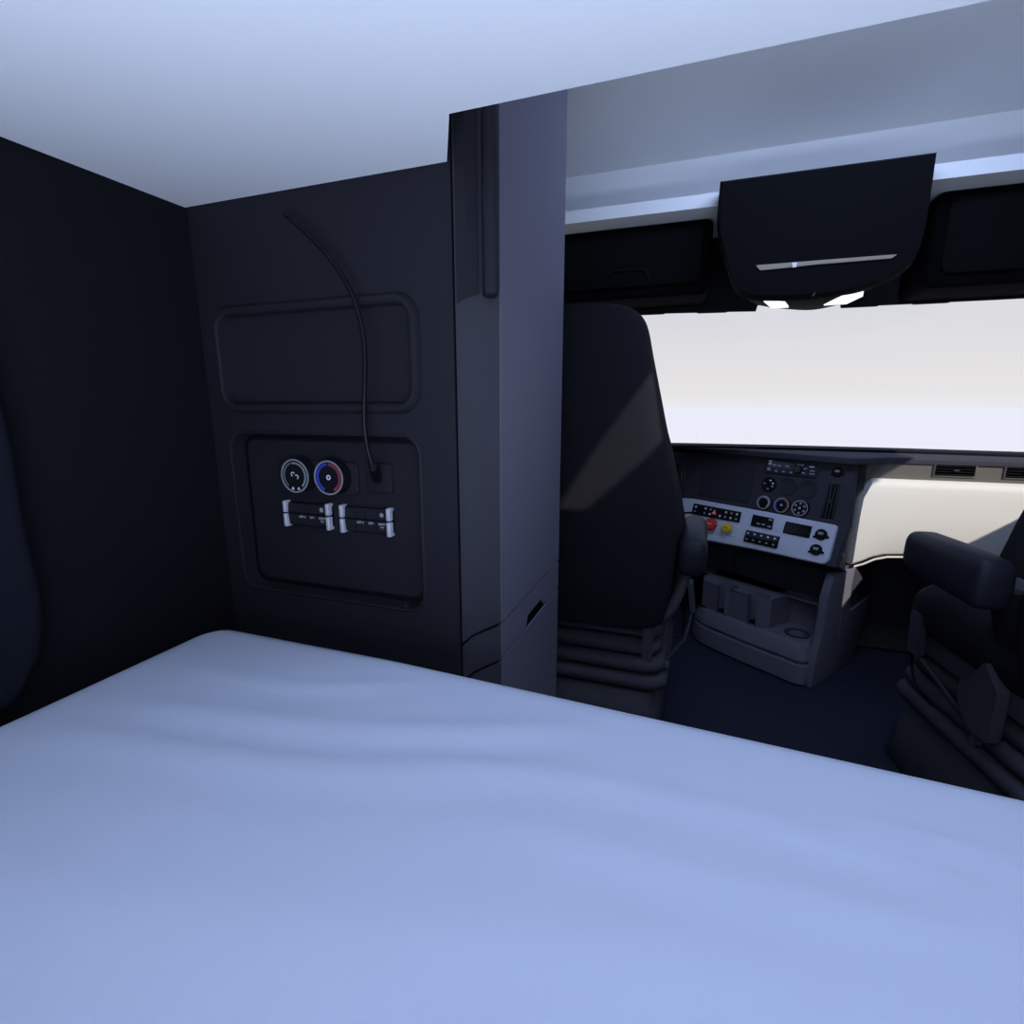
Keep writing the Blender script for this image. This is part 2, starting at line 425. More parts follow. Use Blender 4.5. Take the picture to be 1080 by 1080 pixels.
hp = [FA.hit(555, 665), FA.hit(556.5, 650), FA.hit(571, 632), FA.hit(574, 640)]
hz = hp[1][1]
rail = [(ye0, zs2+g), (hp[0][0], zs2+g), (hp[1][0], zs2+.028), (hp[2][0], zs2+.028), (hp[3][0], zs2+g), (ye1, zs2+g), (ye1, zs1-g), (ye0, zs1-g)]
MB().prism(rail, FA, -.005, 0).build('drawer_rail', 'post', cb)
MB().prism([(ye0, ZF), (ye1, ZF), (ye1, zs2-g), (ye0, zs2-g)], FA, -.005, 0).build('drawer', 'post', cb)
MB().box(xc-.06, xc-.025, ye0, ye1, ZF, ZR).build('inner_panel', 'black', cb)
MB().box(XW+.002, xc-.05, ya-.02, ya, ZF, ZR).build('front_panel', 'panel', cb)
MB().box(XW+.002, xc-.055, YP+.03, YP+.035, ZF, ZR).build('backing', 'black', cb)
# grab handle in its slot on the corner post
sl0 = onY(488, 320, YP+.003); sl1 = onY(508, 311, YP+.014)
m = MB(); h0 = onY(509, 300, YP-.012); hb = onY(510, 310, YP-.012).z
Fg = Frame((h0.x, YP-.004, 0), (1, 0, .0), (0, 0, 1))
m.prism(rr(0, .026, hb, .75, .008), Frame((h0.x-.009, YP+.010, 0), (.9, .43, 0), (0, 0, 1)), -.01, .022, .009, 4)
m.build('grab_handle', 'panel', cb)
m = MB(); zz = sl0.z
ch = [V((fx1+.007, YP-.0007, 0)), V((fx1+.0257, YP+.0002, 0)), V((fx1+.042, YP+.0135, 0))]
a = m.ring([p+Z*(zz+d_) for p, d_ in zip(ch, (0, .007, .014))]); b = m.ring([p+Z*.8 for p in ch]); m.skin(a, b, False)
m.build('handle_slot_shade', 'panel', cb)  # dark sheet laid on the post imitates the slot's inner shade

# ---- control panel with two rotary knobs, in the lower recess
FQ = Frame((0, YP-ZR_, 0), (1, 0, 0), (0, 0, 1))     # floor of the lower recess
def q(px, py): return FQ.hit(px, py)
kp = thing('climate_control_panel', 'dark plate with two silver-rimmed rotary knobs above the left switch block', 'control panel', FQ(*q(337, 500)))
x0 = q(296, 500)[0]; x1 = q(379, 500)[0]; z1 = q(340, 486)[1]; z0 = q(340, 519.5)[1]
MB().prism(rr(x0, x1, z0, z1, .012), FQ, .0005, .006, .003).build('plate', 'panel', kp)
def knob(F, cx, cy, r, h, parent, kind, ic=True):
    b = MB()
    b.profile(circ(cx, cy, r, 40), F, [(-.0012, 0), (-.0008, h*.25), (0, h*.9), (.0008, h)]).build('knob', 'soft', parent)
    b = COL.objects[-1] if False else parent.children[-1]
    b['_o'] = parent['_o']
    rim = MB().annulus(F, cx, cy, r*.90, r*.985, h-.0005, h+.0012).build('rim', 'chrome', b, 'silver rim')
    if kind == 'fan':
        MB().annulus(F, cx, cy, r*.70, r*.80, h, h+.0007, -50, 100).build('dial_ring', 'chrome', b)
        MB().annulus(F, cx, cy, r*.74, r*.79, h, h+.0007, 100, 230).build('dial_ring', 'dim', b)
    elif kind == 'temp':
        MB().annulus(F, cx, cy, r*.68, r*.84, h, h+.0007, 95, 245).build('dial_ring', 'blue', b, 'blue cold half of the dial')
        MB().annulus(F, cx, cy, r*.68, r*.84, h, h+.0007, -65, 85).build('dial_ring', 'rred', b, 'red hot half of the dial')
    elif kind == 'mode':
        for i in range(6):
            a = math.radians(60*i+30); MB().prism(circ(cx+r*.62*math.cos(a), cy+r*.62*math.sin(a), r*.17, 10), F, h, h+.0006).build('symbol', 'dim', b)
    if ic:
        m = MB()
        if kind == 'fan':
            m.prism(circ(cx-r*.13, cy+r*.1, r*.14, 10, 20, 250)+list(reversed(circ(cx-r*.13, cy+r*.1, r*.08, 10, 20, 250))), F, h, h+.0006)
            m.prism(circ(cx+r*.13, cy-r*.05, r*.14, 10, -70, 140)+list(reversed(circ(cx+r*.13, cy-r*.05, r*.08, 10, -70, 140))), F, h, h+.0006)
        else: m.annulus(F, cx, cy+r*.02, r*.07, r*.15, h, h+.0006, n=16)
        m.build('symbol', 'mark', b)
        if kind == 'fan':
            for dx in (-.2, .22):
                m = MB()
                for i in range(3):
                    a = math.radians(90+120*i); m.prism(circ(cx+r*dx+r*.05*math.cos(a), cy-r*.74+r*.05*math.sin(a), r*.05, 8), F, h, h+.0006)
                m.build('fan_symbol', 'mark', b)
    return b
kr = (q(327, 502)[0]-q(297, 502)[0])/2*.93
H = .024
FQ2 = Frame(FQ(0, 0, .006), FQ.x, FQ.y)
def kcen(px, py): return FQ2.hit(px, py, H)
cx, cy = kcen(311, 502); cx2, cy2 = kcen(346.5, 504)
knob(FQ2, cx, cy, kr, H, kp, 'fan'); knob(FQ2, cx2, cy2, kr, H, kp, 'temp')

# ---- two switch blocks
def switch_block(quad, label, divided):
    xs0 = (q(*quad[0])[0]+q(*quad[3])[0])/2; xs1 = (q(*quad[1])[0]+q(*quad[2])[0])/2
    zt = (q(*quad[0])[1]+q(*quad[1])[1])/2; zb = (q(*quad[2])[1]+q(*quad[3])[1])/2
    t = thing('switch_block', label, 'switch', FQ((xs0+xs1)/2, (zt+zb)/2), group='light switch blocks on the cabinet')
    MB().prism(rr(xs0, xs1, zb, zt, .003), FQ, .0004, .006, .001).build('backplate', 'black', t)
    cw = .009; zm = zb+(zt-zb)*.535
    n = 4; wd = (xs1-xs0-2*cw)/n
    for i in range(n):
        a = xs0+cw+i*wd; gp = .0004 if divided else .0001
        for up in (1, 0):
            lo, hi = (zm+.0017, zt-.002) if up else (zb+.002, zm-.0017)
            m = MB(); P = [(a+gp, lo), (a+wd-gp, lo), (a+wd-gp, hi), (a+gp, hi)]
            za, zb_ = (.010, .008) if up else (.008, .0105)
            bot = m.ring([FQ(x, y, .005) for x, y in P])
            tp = m.ring([FQ(x, y, (za if y == lo else zb_)) for x, y in P]); m.skin(bot, tp); m.cap([tp])
            rk = m.build('rocker', 'panel', t, smooth=False)
            Ft = Frame(FQ(0, 0, .0106), FQ.x, FQ.y)
            cxm = a+wd/2
            if up and i == 3:
                m = MB(); cy = (lo+hi)/2; m.annulus(Ft, cxm, cy, .0019, .0031, 0, .0004, n=16)
                for j in range(8):
                    b = math.radians(45*j); c, s_ = math.cos(b), math.sin(b)
                    m.tube([Ft(cxm+.0036*c, cy+.0036*s_, .0003), Ft(cxm+.0052*c, cy+.0052*s_, .0003)], .0004, 5)
                m.build('lamp_symbol', 'mark', rk)
            if not up and i in (1, 2, 3):
                text(('', 'OPT 2', 'OPT', 'LIGHT')[i], Ft, cxm, hi-.005, .0062 if i < 3 else .0056, 'lettering', rk)
                if i == 3:
                    m = MB(); cy = hi-.0125
                    m.prism([(cxm-.005, cy+.003), (cxm+.005, cy+.003), (cxm+.003, cy), (cxm-.003, cy)], Ft, 0, .0004)
                    for dx in (-.003, 0, .003): m.tube([Ft(cxm+dx, cy-.001, .0003), Ft(cxm+dx*1.2, cy-.003, .0003)], .0004, 5)
                    m.build('lamp_symbol', 'dim', rk)
    for xa, xb in ((xs0, xs0+cw), (xs1-cw, xs1)):
        m = MB()
        m.prism(roundpoly([(xa, zm+.0015), (xb, zm+.0015), (xb, zt+.003), (xa, zt+.003)], .002, 3), FQ, .0004, .017, .003)
        m.prism(roundpoly([(xa, zb-.003), (xb, zb-.003), (xb, zm-.0015), (xa, zm-.0015)], .002, 3), FQ, .0004, .017, .003)
        m.build('end_cap', 'silver', t, 'silver end cap')
    return t
switch_block([(302.5, 527.5), (351.5, 532.5), (353, 557), (306, 551.5)], 'smooth black switch block with silver end caps, directly under the two rotary knobs', False)
switch_block([(361.5, 532), (415, 537.5), (417, 563.5), (364.5, 558.5)], 'black switch block with visible rocker divisions and silver end caps, under the power outlet', True)

# ---- outlet and hanging cable
ot = thing('power_outlet', 'small square dark power outlet with the cable plugged into it', 'outlet', FQ(*q(401, 503)))
MB().prism(rr(q(387, 503)[0], q(414.5, 503)[0], q(401, 519.5)[1], q(401, 488.5)[1], .004), FQ, .0004, .005, .002).build('plate', 'panel', ot)
MB().annulus(FQ, q(399, 503)[0], q(399, 503)[1], .009, .013, .0045, .0065).build('socket_ring', 'soft', ot)
cc = thing('power_cable', 'thin black cable hanging down across the upper recess into the outlet', 'cable', FQ(*q(399, 500)))
Fk = Frame((0, YP-.030, 0), (1, 0, 0), (0, 0, 1))
def kc(px, py, off=0): a = Fk.hit(px, py, off); return Fk(a[0], a[1], off)
pts = [kc(300, 225, 0), kc(330, 252, 0), kc(350, 275), kc(361, 291), kc(371, 310), kc(378, 330), kc(382.5, 350), kc(384.8, 375), kc(384.8, 400), kc(384, 425), kc(384.5, 448, -.004), kc(387, 470, -.008), kc(391, 485, -.012), kc(394.5, 494, -.014)]
MB().tube(curve3(pts, 8), .0042, 12).build('cord', 'rubber', cc)
e = FQ(*q(400, 503), .012); s_ = kc(394, 492, -.014)
d = (e-s_)
MB().tube([s_-d*.1, s_, s_+d*.25, s_+d*.6, s_+d*1.0+V((0, .003, -.006))], [.006, .0095, .0105, .009, .004], 14).build('plug', 'rubber', cc)

# ------------------------------------------------------------------ padded panel on the left wall
FWl = Frame((XW, 0, 0), (0, 1, 0), (0, 0, 1))
pd = [(0, 392), (19.5, 467), (31, 541), (39, 581), (46, 610), (51.5, 638), (52.3, 664), (48, 690), (39, 711), (28.5, 732), (22, 746)]
pdl = [FWl.hit(x, y, .04) for x, y in pd]
poly = [(-.6, .36), (pdl[0][0]-.03, .36)]+pdl+[(-.6, pdl[-1][1])]
tag(MB().prism(poly, FWl, .0005, .042, .022, 4).build('padded_wall_panel', 'pad'), 'dark padded panel with a rounded corner on the left wall above the bed', 'wall pad')

# ------------------------------------------------------------------ bunk and sheet
bk_ = thing('bunk_bed', 'wide bunk bed covered by a smooth pale blue fitted sheet with soft creases', 'bed', (.2, 0, ZF))
MB().box(XW+.01, 1.45, -.8, .66, ZF, ZB-.22, .01).build('bunk_base', 'bunk', bk_)
MB().box(XW+.045, 1.45, -.78, .68, ZB-.219, ZB-.03, .02).build('mattress', 'mattress', bk_)
def front(x): return .748 - .035*max(0, (x+.5))/.75
def wr(x, y):
    h = 0
    for (ax, ay, bx, by, wd, amp) in ((-.78, .46, -.15, .63, .022, .0045), (-.85, .36, -.20, .53, .028, .004), (-.6, .25, .1, .36, .03, .003), (-.35, .50, .25, .56, .016, .003),
                                      (-.75, .58, -.42, .66, .016, .003), (-.2, .42, .3, .5, .02, .0025), (-.9, .15, -.2, .28, .03, .002), (.15, .60, .33, .55, .010, .003)):
        dx, dy = bx-ax, by-ay; LL = math.hypot(dx, dy)
        t = ((x-ax)*dx+(y-ay)*dy)/LL**2; dd = ((x-ax)*-dy+(y-ay)*dx)/LL
        dd += .02*math.sin(t*4+ax*9)
        f = math.exp(-(dd/wd)**2)*math.exp(-(max(0, abs(t-.5)-.3)/.22)**2)
        h += amp*f - amp*.55*math.exp(-((dd+wd*1.5)/(wd*1.3))**2)*math.exp(-(max(0, abs(t-.5)-.3)/.22)**2)
    return h*1.7
m = MB(); NX, NY = 150, 96; G = []
rad = .03
for j in range(NY+1):
    row = []
    for i in range(NX+1):
        u = i/NX; v = j/NY
        # parameter runs over the top and down both the left and the front side
        sx = u*(2.40+.16)-.16; sy = v*(1.50+.16)
        x = XW+.04+max(0, sx); fx = front(x)
        y = -.78+min(sy, 1.50)*((fx+.78)/1.50)
        dl = max(0, -sx); df = max(0, sy-1.50)
        drop = max(dl, df)
        # rounded shoulders
        ex = XW+.04+max(sx, 0)-0; edge = min(max(sx, 0), max(0, (1.50-sy)))
        z = ZB + wr(x, y)*(1 if drop == 0 else 0)*min(1, edge/.05)
        if edge < rad and drop == 0: z -= rad-math.sqrt(max(0, rad*rad-(rad-edge)**2))
        # rounded plan corner
        cxn, cyn = XW+.04+.06, fx-.06
        if x < cxn and y > cyn:
            vx, vy = x-cxn, y-cyn; r_ = math.hypot(vx, vy); mxr = max(abs(vx), abs(vy))
            if r_ > 1e-6: x, y = cxn+vx*mxr/r_, cyn+vy*mxr/r_
        if drop > 0:
            z = ZB-rad-drop*.98
        row.append(m.bm.verts.new((x, y, z)))
    G.append(row)
for j in range(NY):
    for i in range(NX):
        try: m.bm.faces.new((G[j][i], G[j][i+1], G[j+1][i+1], G[j+1][i]))
        except ValueError: pass
m.build('fitted_sheet', 'sheet', bk_, sharp=80)

# ------------------------------------------------------------------ seats
def se(cx, cy, hw, hd, n=36, p=3.2, f=None):         # super-ellipse section in x/y
    out = []
    for i in range(n):
        t = 2*math.pi*i/n; c, s = math.cos(t), math.sin(t)
        x = hw*abs(c)**(2/p)*(1 if c >= 0 else -1); y = hd*abs(s)**(2/p)*(1 if s >= 0 else -1)
        out.append((cx+x, cy+y))
    return out
def seat(name, label, loc, side, rz, armyaw, armz, armx, army, armlen, armtilt, brx, bry, hy, hx):
    """origin on the floor below the backrest's rear face; side = +1 armrest/lever on the right, -1 on the left"""
    t = thing(name, label, 'seat', loc, rz, 'air suspension seats in the cab', local=True)
    Hs = [(.415, .19, .03), (.425, .222, .045), (.45, .237, .06), (.56, .252, .072), (.68, .258, .078), (.78, .252, .08), (.88, .232, .076), (.98, .206, .07), (1.08, .183, .062), (1.18, .160, .056), (1.24, .147, .05), (1.272, .134, .044), (1.293, .112, .036), (1.304, .075, .026), (1.307, .03, .012)]
    Hs = [tuple(p) for p in curve3(Hs, 4)]
    S_ = []
    for z, hw, hd in Hs:
        yr = -.045*max(0, (z-.62)/.7)                 # reclined a little
        S_.append([V((x, y, z)) for x, y in [(px*(1+.08*max(0, py/hd)), py+hd+yr) for px, py in se(0, 0, hw, hd, 48, 4.2)]])
    MB().loft(S_).build('backrest', 'seat', t, sharp=60)
    # front bolster of the backrest and head restraint pad
    S_ = []
    for z, hw, hd in ((.46, .20, .03), (.5, .24, .06), (.66, .285, .075), (.8, .255, .07), (.92, .225, .06), (1.0, .2, .03)):
        S_.append([V((x, y+.17-.04*max(0, z-.62), z)) for x, y in se(0, 0, hw, hd, 36, 3)])
    MB().loft(S_).build('back_bolster', 'seat', t, sharp=60)
    # cushion, section along y
    S_ = []
    for y, hw, zc, hz in ((.03, .20, .465, .05), (.05, .235, .47, .07), (.12, .25, .48, .08), (.25, .262, .49, .088), (.36, .268, .50, .094), (.44, .262, .50, .094), (.49, .245, .49, .085), (.52, .21, .475, .065), (.535, .15, .465, .035)):
        S_.append([V((x, y, zc+b)) for x, b in se(0, 0, hw, hz, 40, 3.2)])
    MB().loft(S_).build('cushion', 'seat', t, sharp=60)
    Fz = Frame((0, 0, 0), (1, 0, 0), (0, 1, 0))
    MB().prism(rr(-.235, .235, .035, .53, .05), Fz, .372, .44, .012, 3, bev0=.012).build('seat_pan', 'base', t)
    # bellows: stacked rounded folds
    for i, (z, gx) in enumerate(((.335, .0), (.285, .012), (.235, .022))):
        m = MB(); S2 = []
        for dz, k_ in ((-.024, -.02), (-.021, -.006), (-.012, .002), (0, .005), (.012, .002), (.020, -.006), (.024, -.02)):
            hw = .228+gx+k_; y0 = .03-gx-k_; y1 = .50+gx+k_
            S2.append([V((x, y, z+dz)) for x, y in rr(-hw, hw, y0, y1, .055, 6)])
        m.loft(S2).build('bellows_fold', 'bellow', t, sharp=50)
    m = MB(); m.prism(rr(-.19, .19, .07, .46, .04), Fz, .17, .372); m.build('suspension', 'black', t)
    S2 = [[V((x, y, z)) for x, y in rr(-h_, h_, y0, y1, .05, 6)] for z, h_, y0, y1 in ((0, .235, .0, .53), (.02, .245, -.01, .54), (.14, .232, .005, .52), (.190, .222, .015, .51), (.203, .20, .035, .49))]
    MB().loft(S2).build('pedestal', 'base', t, sharp=50)
    # side bracket where backrest and pan meet: pointed plate
    Fs = Frame((0, 0, 0), (0, 1, 0), (0, 0, 1))
    xb = side*brx
    bz = -.03 if side < 0 else 0
    pl = [(bry-.005, (.335 if side < 0 else .29)+bz), (bry+.055, (.335 if side < 0 else .29)+bz), (bry+.10, .37+bz), (bry+.11, .43+bz), (bry+.085, .44+bz), (bry+.045, .51+bz), (bry-.005, .46+bz)]
    MB().prism(roundpoly(pl, .008, 3), Frame((xb-.012, 0, 0), (0, 1, 0), (0, 0, 1)), 0, .03, .005).build('side_bracket', 'base', t)
    # armrest: rounded block along its length
    ar = MB(); S3 = []
    dr = V((math.sin(armyaw)*-side*1.0, math.cos(armyaw), math.tan(armtilt))).normalized(); rx = V((dr.y, -dr.x, 0)).normalized(); uz = rx.cross(dr)
    o = V((side*armx, army, armz))
    for f, sc in ((0, .45), (.012, .72), (.035, .92), (.08, 1), (.5, 1.0), (.88, .98), (.95, .9), (.985, .7), (1, .42)):
        c = o+dr*armlen*f
        S3.append([c+rx*x*.039*sc+uz*z*.056*(sc if f > .5 else sc)*(1 if f < .6 else .93) for x, z in se(0, 0, 1, 1, 32, 3.4)])
    ar.loft(S3).build('armrest', 'seatarm', t, sharp=60)
    if side < 0:
        MB().tube([o+dr*.06, V((side*.20, army+.04, armz-.02))], .02, 10).build('armrest_bracket', 'base', t)
    else:
      MB().tube(curve3([o+dr*.10-uz*.03, V((side*(armx-.025), army+.09, armz-.11)), V((side*(armx-.050), army+.05, armz-.17)), V((side*.215, army+.05, .41))], 6), [.016]*19, 10).build('armrest_bracket', 'base', t)
    # height lever with its handle, and the thin pull rod
    hp_ = V((side*hx, hy, .42 if side < 0 else .365))
    lv = MB()
    lv.prism(rr(-.024, .024, -.014, .098, .009), Frame(hp_+V((0, 0, -.02)), (0, 1, 0), (-side*.15, .35, 1)), -.009, .011, .005, 3)
    lv.build('lever_handle', 'lever', t)
    MB().tube([hp_+V((0, -.005, -.03)), hp_+V((-side*.02, -.12, -.09)), V((side*.235, bry+.05, .275))], .0055, 8).build('lever_rod', 'lever', t)
    MB().tube([V((side*.225, bry+.05, .275)), V((side*.255, bry+.05, .275))], .013, 12).build('pivot', 'base', t)
    MB().tube(curve3([hp_+V((-side*.03, .03, .02)), hp_+V((-side*.03, .06, -.05)), hp_+V((-side*.03, .03, -.13)), V((side*.23, hy-.08, .24))], 6), .004, 6).build('release_cable', 'rubber', t)
    return t
seat('driver_seat', 'dark high-backed seat beside the grey cabinet side, sunlight across its back', (-.29, 1.43, ZF), 1, 0, 0, .63, .30, .02, .28, math.radians(6), .19, .03, .40, .315)
seat('passenger_seat', 'dark high-backed seat at the right, its padded armrest in front of the cream panel', (.945, 1.25, ZF), -1, math.radians(11), math.radians(0), .685, .335, .085, .278, math.radians(2), .255, .13, .40, .272)

# ------------------------------------------------------------------ dashboard
# upper stack plane (13 deg lean), silver panel plane (20 deg lean)
T1 = math.radians(13); T2 = math.radians(20)
W1 = DA*math.sin(T1)+Z*math.cos(T1); W2 = DA*math.sin(T2)+Z*math.cos(T2)
F1 = Frame(L(0, 2.075, -.32), DU, W1); F2 = Frame(L(0, 2.012, -.50), DU, W2)
def z1(px, py, off=0): return F1.hit(px, py, off)
def z2(px, py, off=0): return F2.hit(px, py, off)
db = thing('dashboard', 'black and cream dashboard with a silver switch panel, radio, dials and vents below the windscreen', 'dashboard', L(-1.1, 2.3, ZF))
S0, S1 = -1.62, -.775
# stack body: profile in (t, z) swept along s
Fst = Frame(L(S0, 0, 0), DA, Z)                      # x = t, y = z, normal = ... along DU
prof = [(2.098, -.205), (2.083, -.27), (2.067, -.34), (2.045, -.435), (2.035, -.44), (1.985, -.575), (2.06, -.61), (2.16, -.615), (2.62, -.615), (2.62, -.205)]
def sl(t, z=0): return -.55*max(0, t-2.05)
m = MB()
a = m.ring([L(S0, t, z) for t, z in prof]); b = m.ring([L(S1-.02+sl(t, z), t, z) for t, z in prof]); c = m.ring([L(S1-.003+sl(t, z), t+.004, z) for t, z in prof]); d = m.ring([L(S1+.004+sl(t, z), t+.022, z) for t, z in prof])
m.skin(a, b); m.skin(b, c); m.skin(c, d); m.cap([a]); m.cap([d])
m.build('center_stack', 'dash', db, sharp=20)
# dash top pad following the windscreen
def cowl(x): return 2.62-.10*(x-.29)**2
pad = [L(S0, 2.07, 0), L(-1.2, 2.066, 0), L(-.80, 2.062, 0), L(-.765, 2.10, 0), V((.66, 2.230, 0)), V((1.0, 2.230, 0)), V((1.54, 2.228, 0))]
pad = [(p.x, p.y) for p in pad]+[(x, cowl(x)) for x in (1.54, 1.2, .8, .29, -.1, -.5)]+[(-.6, 2.55)]
MB().prism(pad, FX, -.206, -.184, .008, 3).build('top_pad', 'dash', db)
MB().prism([(x, cowl(x)-.16) for x in (-.5, -.2, .1, .4, .7, 1.0, 1.3, 1.54)]+[(x, cowl(x)) for x in (1.54, 1.2, .8, .4, 0, -.5)], FX, -.184, -.174, .004, 2).build('defroster_strip', 'soft', db)
# passenger side: vent band, cream panel, lower panel
yv = 2.235
def vp(px, py, y=yv): q_ = onY(px, py, y); return (q_.x, q_.z)
FV = Frame((0, yv, 0), (1, 0, 0), (0, 0, 1))
zb_ = vp(1060, 510)[1]
MB().prism([(.575, -.206), (.575, zb_-.005), (1.545, zb_-.005), (1.545, -.206)], FV, -.10, 0).build('vent_band', 'taupe', db)
# cream panel: swept profile (bulging), with a crisp folded left end against the stack
zt = zb_+.001
edge = [onY(px, py, 2.205) for px, py in ((922, 507), (911, 525), (907, 541), (902, 572), (899.5, 594))]
fold = [onY(px, py, 2.232) for px, py in ((914, 510), (906, 525), (900, 545), (892, 578), (891, 597))]
def at_z(P, z):
    P = sorted(P, key=lambda p: p.z)
    if z <= P[0].z: return P[0].x+(P[0].x-P[1].x)*0
    for a, b in zip(P, P[1:]):
        if z <= b.z: return a.x+(b.x-a.x)*(z-a.z)/(b.z-a.z)
    return P[-1].x+.02*(z-P[-1].z)/.01*.3
pr = ((.030, 0), (.012, .004), (.003, .014), (-.001, .03), (-.004, .06), (-.010, .12), (-.010, .19), (-.002, .25), (.004, .268), (.02, .278))
def zlow(f): return (-.600, -.585, -.566, -.552, -.546, -.546, -.548, -.55)[f]
xs_off = (0, .03, .06, .10, .16, .34, .64, None)
m = MB(); cols = []
for kind_ in ('back', 'fold', 0, 1, 2, 3, 4, 5, 6, 7):
    f = kind_ if isinstance(kind_, int) else 0
    sc = (zt-zlow(f))/.278; col_ = []
    for dy, dz_ in pr:
        z = zt-dz_*sc
        if kind_ == 'back': p = V((at_z(fold, z), 2.34, z))
        elif kind_ == 'fold': p = V((at_z(fold, z), 2.232+max(0, dy), z))
        else:
            x0_ = at_z(edge, z); x = 1.545 if xs_off[f] is None else x0_+(xs_off[f])
            p = V((x, 2.205+dy, z))
        col_.append(p)
    cols.append(m.ring(col_))
for a, b in zip(cols, cols[1:]): m.skin(a, b, False)
m.build('passenger_panel', 'cream', db, 'cream padded passenger panel', sharp=38)
MB().tube([(x, 2.211, z) for x, z in ((.598, -.603), (.63, -.588), (.66, -.568), (.70, -.555), (.76, -.549), (.94, -.549), (1.2, -.551), (1.54, -.553))], .004, 8).build('panel_piping', 'cream', db)
MB().box(.40, 1.545, 2.50, 2.54, -1.04, -.56).build('lower_panel', 'olive', db)
MB().box(.60, 1.545, 2.22, 2.60, -.56, -.54).build('shelf_underside', 'olive', db)
MB().box(.44, .60, 2.232, 2.33, -.31, -.206).build('stack_side_infill', 'dashd', db)
# horizontal vents on the band
def vent_h(px0, px1, py0, py1):
    a = vp(px0, (py0+py1)/2); b = vp(px1, (py0+py1)/2); zt_ = vp((px0+px1)/2, py0)[1]; zz = vp((px0+px1)/2, py1)[1]
    F = FV
    fr_ = MB().prism(rr(a[0], b[0], zz, zt_, .004), F, .0, .004, .001, holes=[rr(a[0]+.006, b[0]-.006, zz+.006, zt_-.006, .003)]).build('air_vent', 'taupe', db)
    MB().prism(rr(a[0]+.005, b[0]-.005, zz+.005, zt_-.005, .003), F, .0005, .001).build('duct', 'scr2', fr_)
    m = MB(); hgt = zt_-zz-.012
    for i in range(4):
        z_ = zz+.006+hgt*(i+.5)/4
        m.box(a[0]+.006, b[0]-.006, yv-.008, yv-.001, z_-.0022, z_+.0008)
    m.build('louver', 'black', fr_)
    MB().box((a[0]+b[0])/2-.006, (a[0]+b[0])/2+.010, yv-.012, yv-.007, (zz+zt_)/2-.003, (zz+zt_)/2+.003, .001).build('louver_tab', 'bellow', fr_)
vent_h(984, 1030.5, 488.5, 503.5); vent_h(1058.5, 1104, 490.5, 506)
# hmm: vertical vents in the stack
def vent_v(quad, tab=True):
    P = [z1(*c) for c in quad]
    fr_ = MB().prism(roundpoly(P, .003, 3), F1, -.001, .004, .001).build('air_vent', 'scr2', db)
    m = MB()
    (ax, ay), (bx, by), (cx_, cy_), (dx, dy) = P
    for i in range(4):
        f = (i+.5)/4+.02
        t0 = (ax+(bx-ax)*f, ay+(by-ay)*f-.004); t1 = (dx+(cx_-dx)*f, dy+(cy_-dy)*f+.004)
        w_ = abs(bx-ax)*.055
        m.prism([(t1[0]-w_, t1[1]), (t1[0]+w_, t1[1]), (t0[0]+w_, t0[1]), (t0[0]-w_, t0[1])], F1, .003, .009, .001)
    m.build('louver', 'dashd', fr_)
    if tab:
        cx0 = sum(p[0] for p in P)/4; cy0 = sum(p[1] for p in P)/4
        MB().prism(rr(cx0-.006, cx0+.006, cy0-.008, cy0+.008, .002), F1, .008, .014, .002).build('louver_tab', 'dashd', fr_)
vent_v([(873.5, 510), (887.5, 511.5), (879.5, 548), (865, 546)])
vent_v([(708, 489), (723.5, 491), (722, 524), (706, 523)], False)
# display, radio
sc_ = roundpoly([z1(*c) for c in ((745, 481.2), (800.5, 485.7), (790, 531.5), (736, 522.5))], .006, 4)
scf = MB().prism(sc_, F1, .0005, .006, .003).build('display_screen', 'dashd', db)
MB().prism(inset(ccw(sc_), .006), F1, .0055, .0068).build('glass_face', 'screen', scf)
for px, py in ((737.6, 522), (788.5, 530.5)):
    c_ = z1(px, py); MB().prism(rr(c_[0]-.003, c_[0]+.003, c_[1]-.002, c_[1]+.002, .001), F1, .006, .0075).build('latch', 'scr2', scf)
RP = [z1(*c) for c in ((811, 484.3), (863.5, 491.5), (861.5, 504.3), (808, 498.5))]
rd = MB().prism(roundpoly(RP, .003, 3), F1, .0005, .012, .002).build('radio', 'screen', db)
def bil(P, u, v):                                    # u right, v up, on quad TL TR BR BL
    t = [P[0][i]+(P[1][i]-P[0][i])*u for i in (0, 1)]; b = [P[3][i]+(P[2][i]-P[3][i])*u for i in (0, 1)]
    return tuple(b[i]+(t[i]-b[i])*v for i in (0, 1))
def patch(P, F, u0, u1, v0, v1, za, zb, name, mt, par):
    return MB().prism([bil(P, u0, v0), bil(P, u1, v0), bil(P, u1, v1), bil(P, u0, v1)], F, za, zb).build(name, mt, par, smooth=False)
patch(RP, F1, .04, .56, .42, .90, .0115, .0128, 'display', mat('radio_display', (.03, .035, .06), .3), rd)
for i in range(6): patch(RP, F1, .13+i*.075, .18+i*.075, .14, .26, .0115, .0132, 'button', 'dim' if i % 2 else 'bellow', rd)
for u_, v_ in ((.05, .8), (.05, .62)): patch(RP, F1, u_, u_+.06, v_, v_+.1, .0125, .0134, 'button', 'mark', rd)
patch(RP, F1, .04, .11, .16, .36, .0115, .0132, 'button', 'dim', rd)
for i, (u_, v_) in enumerate(((.14, .55), (.24, .55), (.40, .58))): patch(RP, F1, u_, u_+.07, v_, v_+.12, .0126, .0133, 'display_segment', 'dim', rd)
vc = bil(RP, .66, .5)
MB().profile(circ(vc[0], vc[1], .0165, 24), F1, [(0, .011), (.001, .019), (.003, .021)]).build('volume_dial', 'scr2', rd)
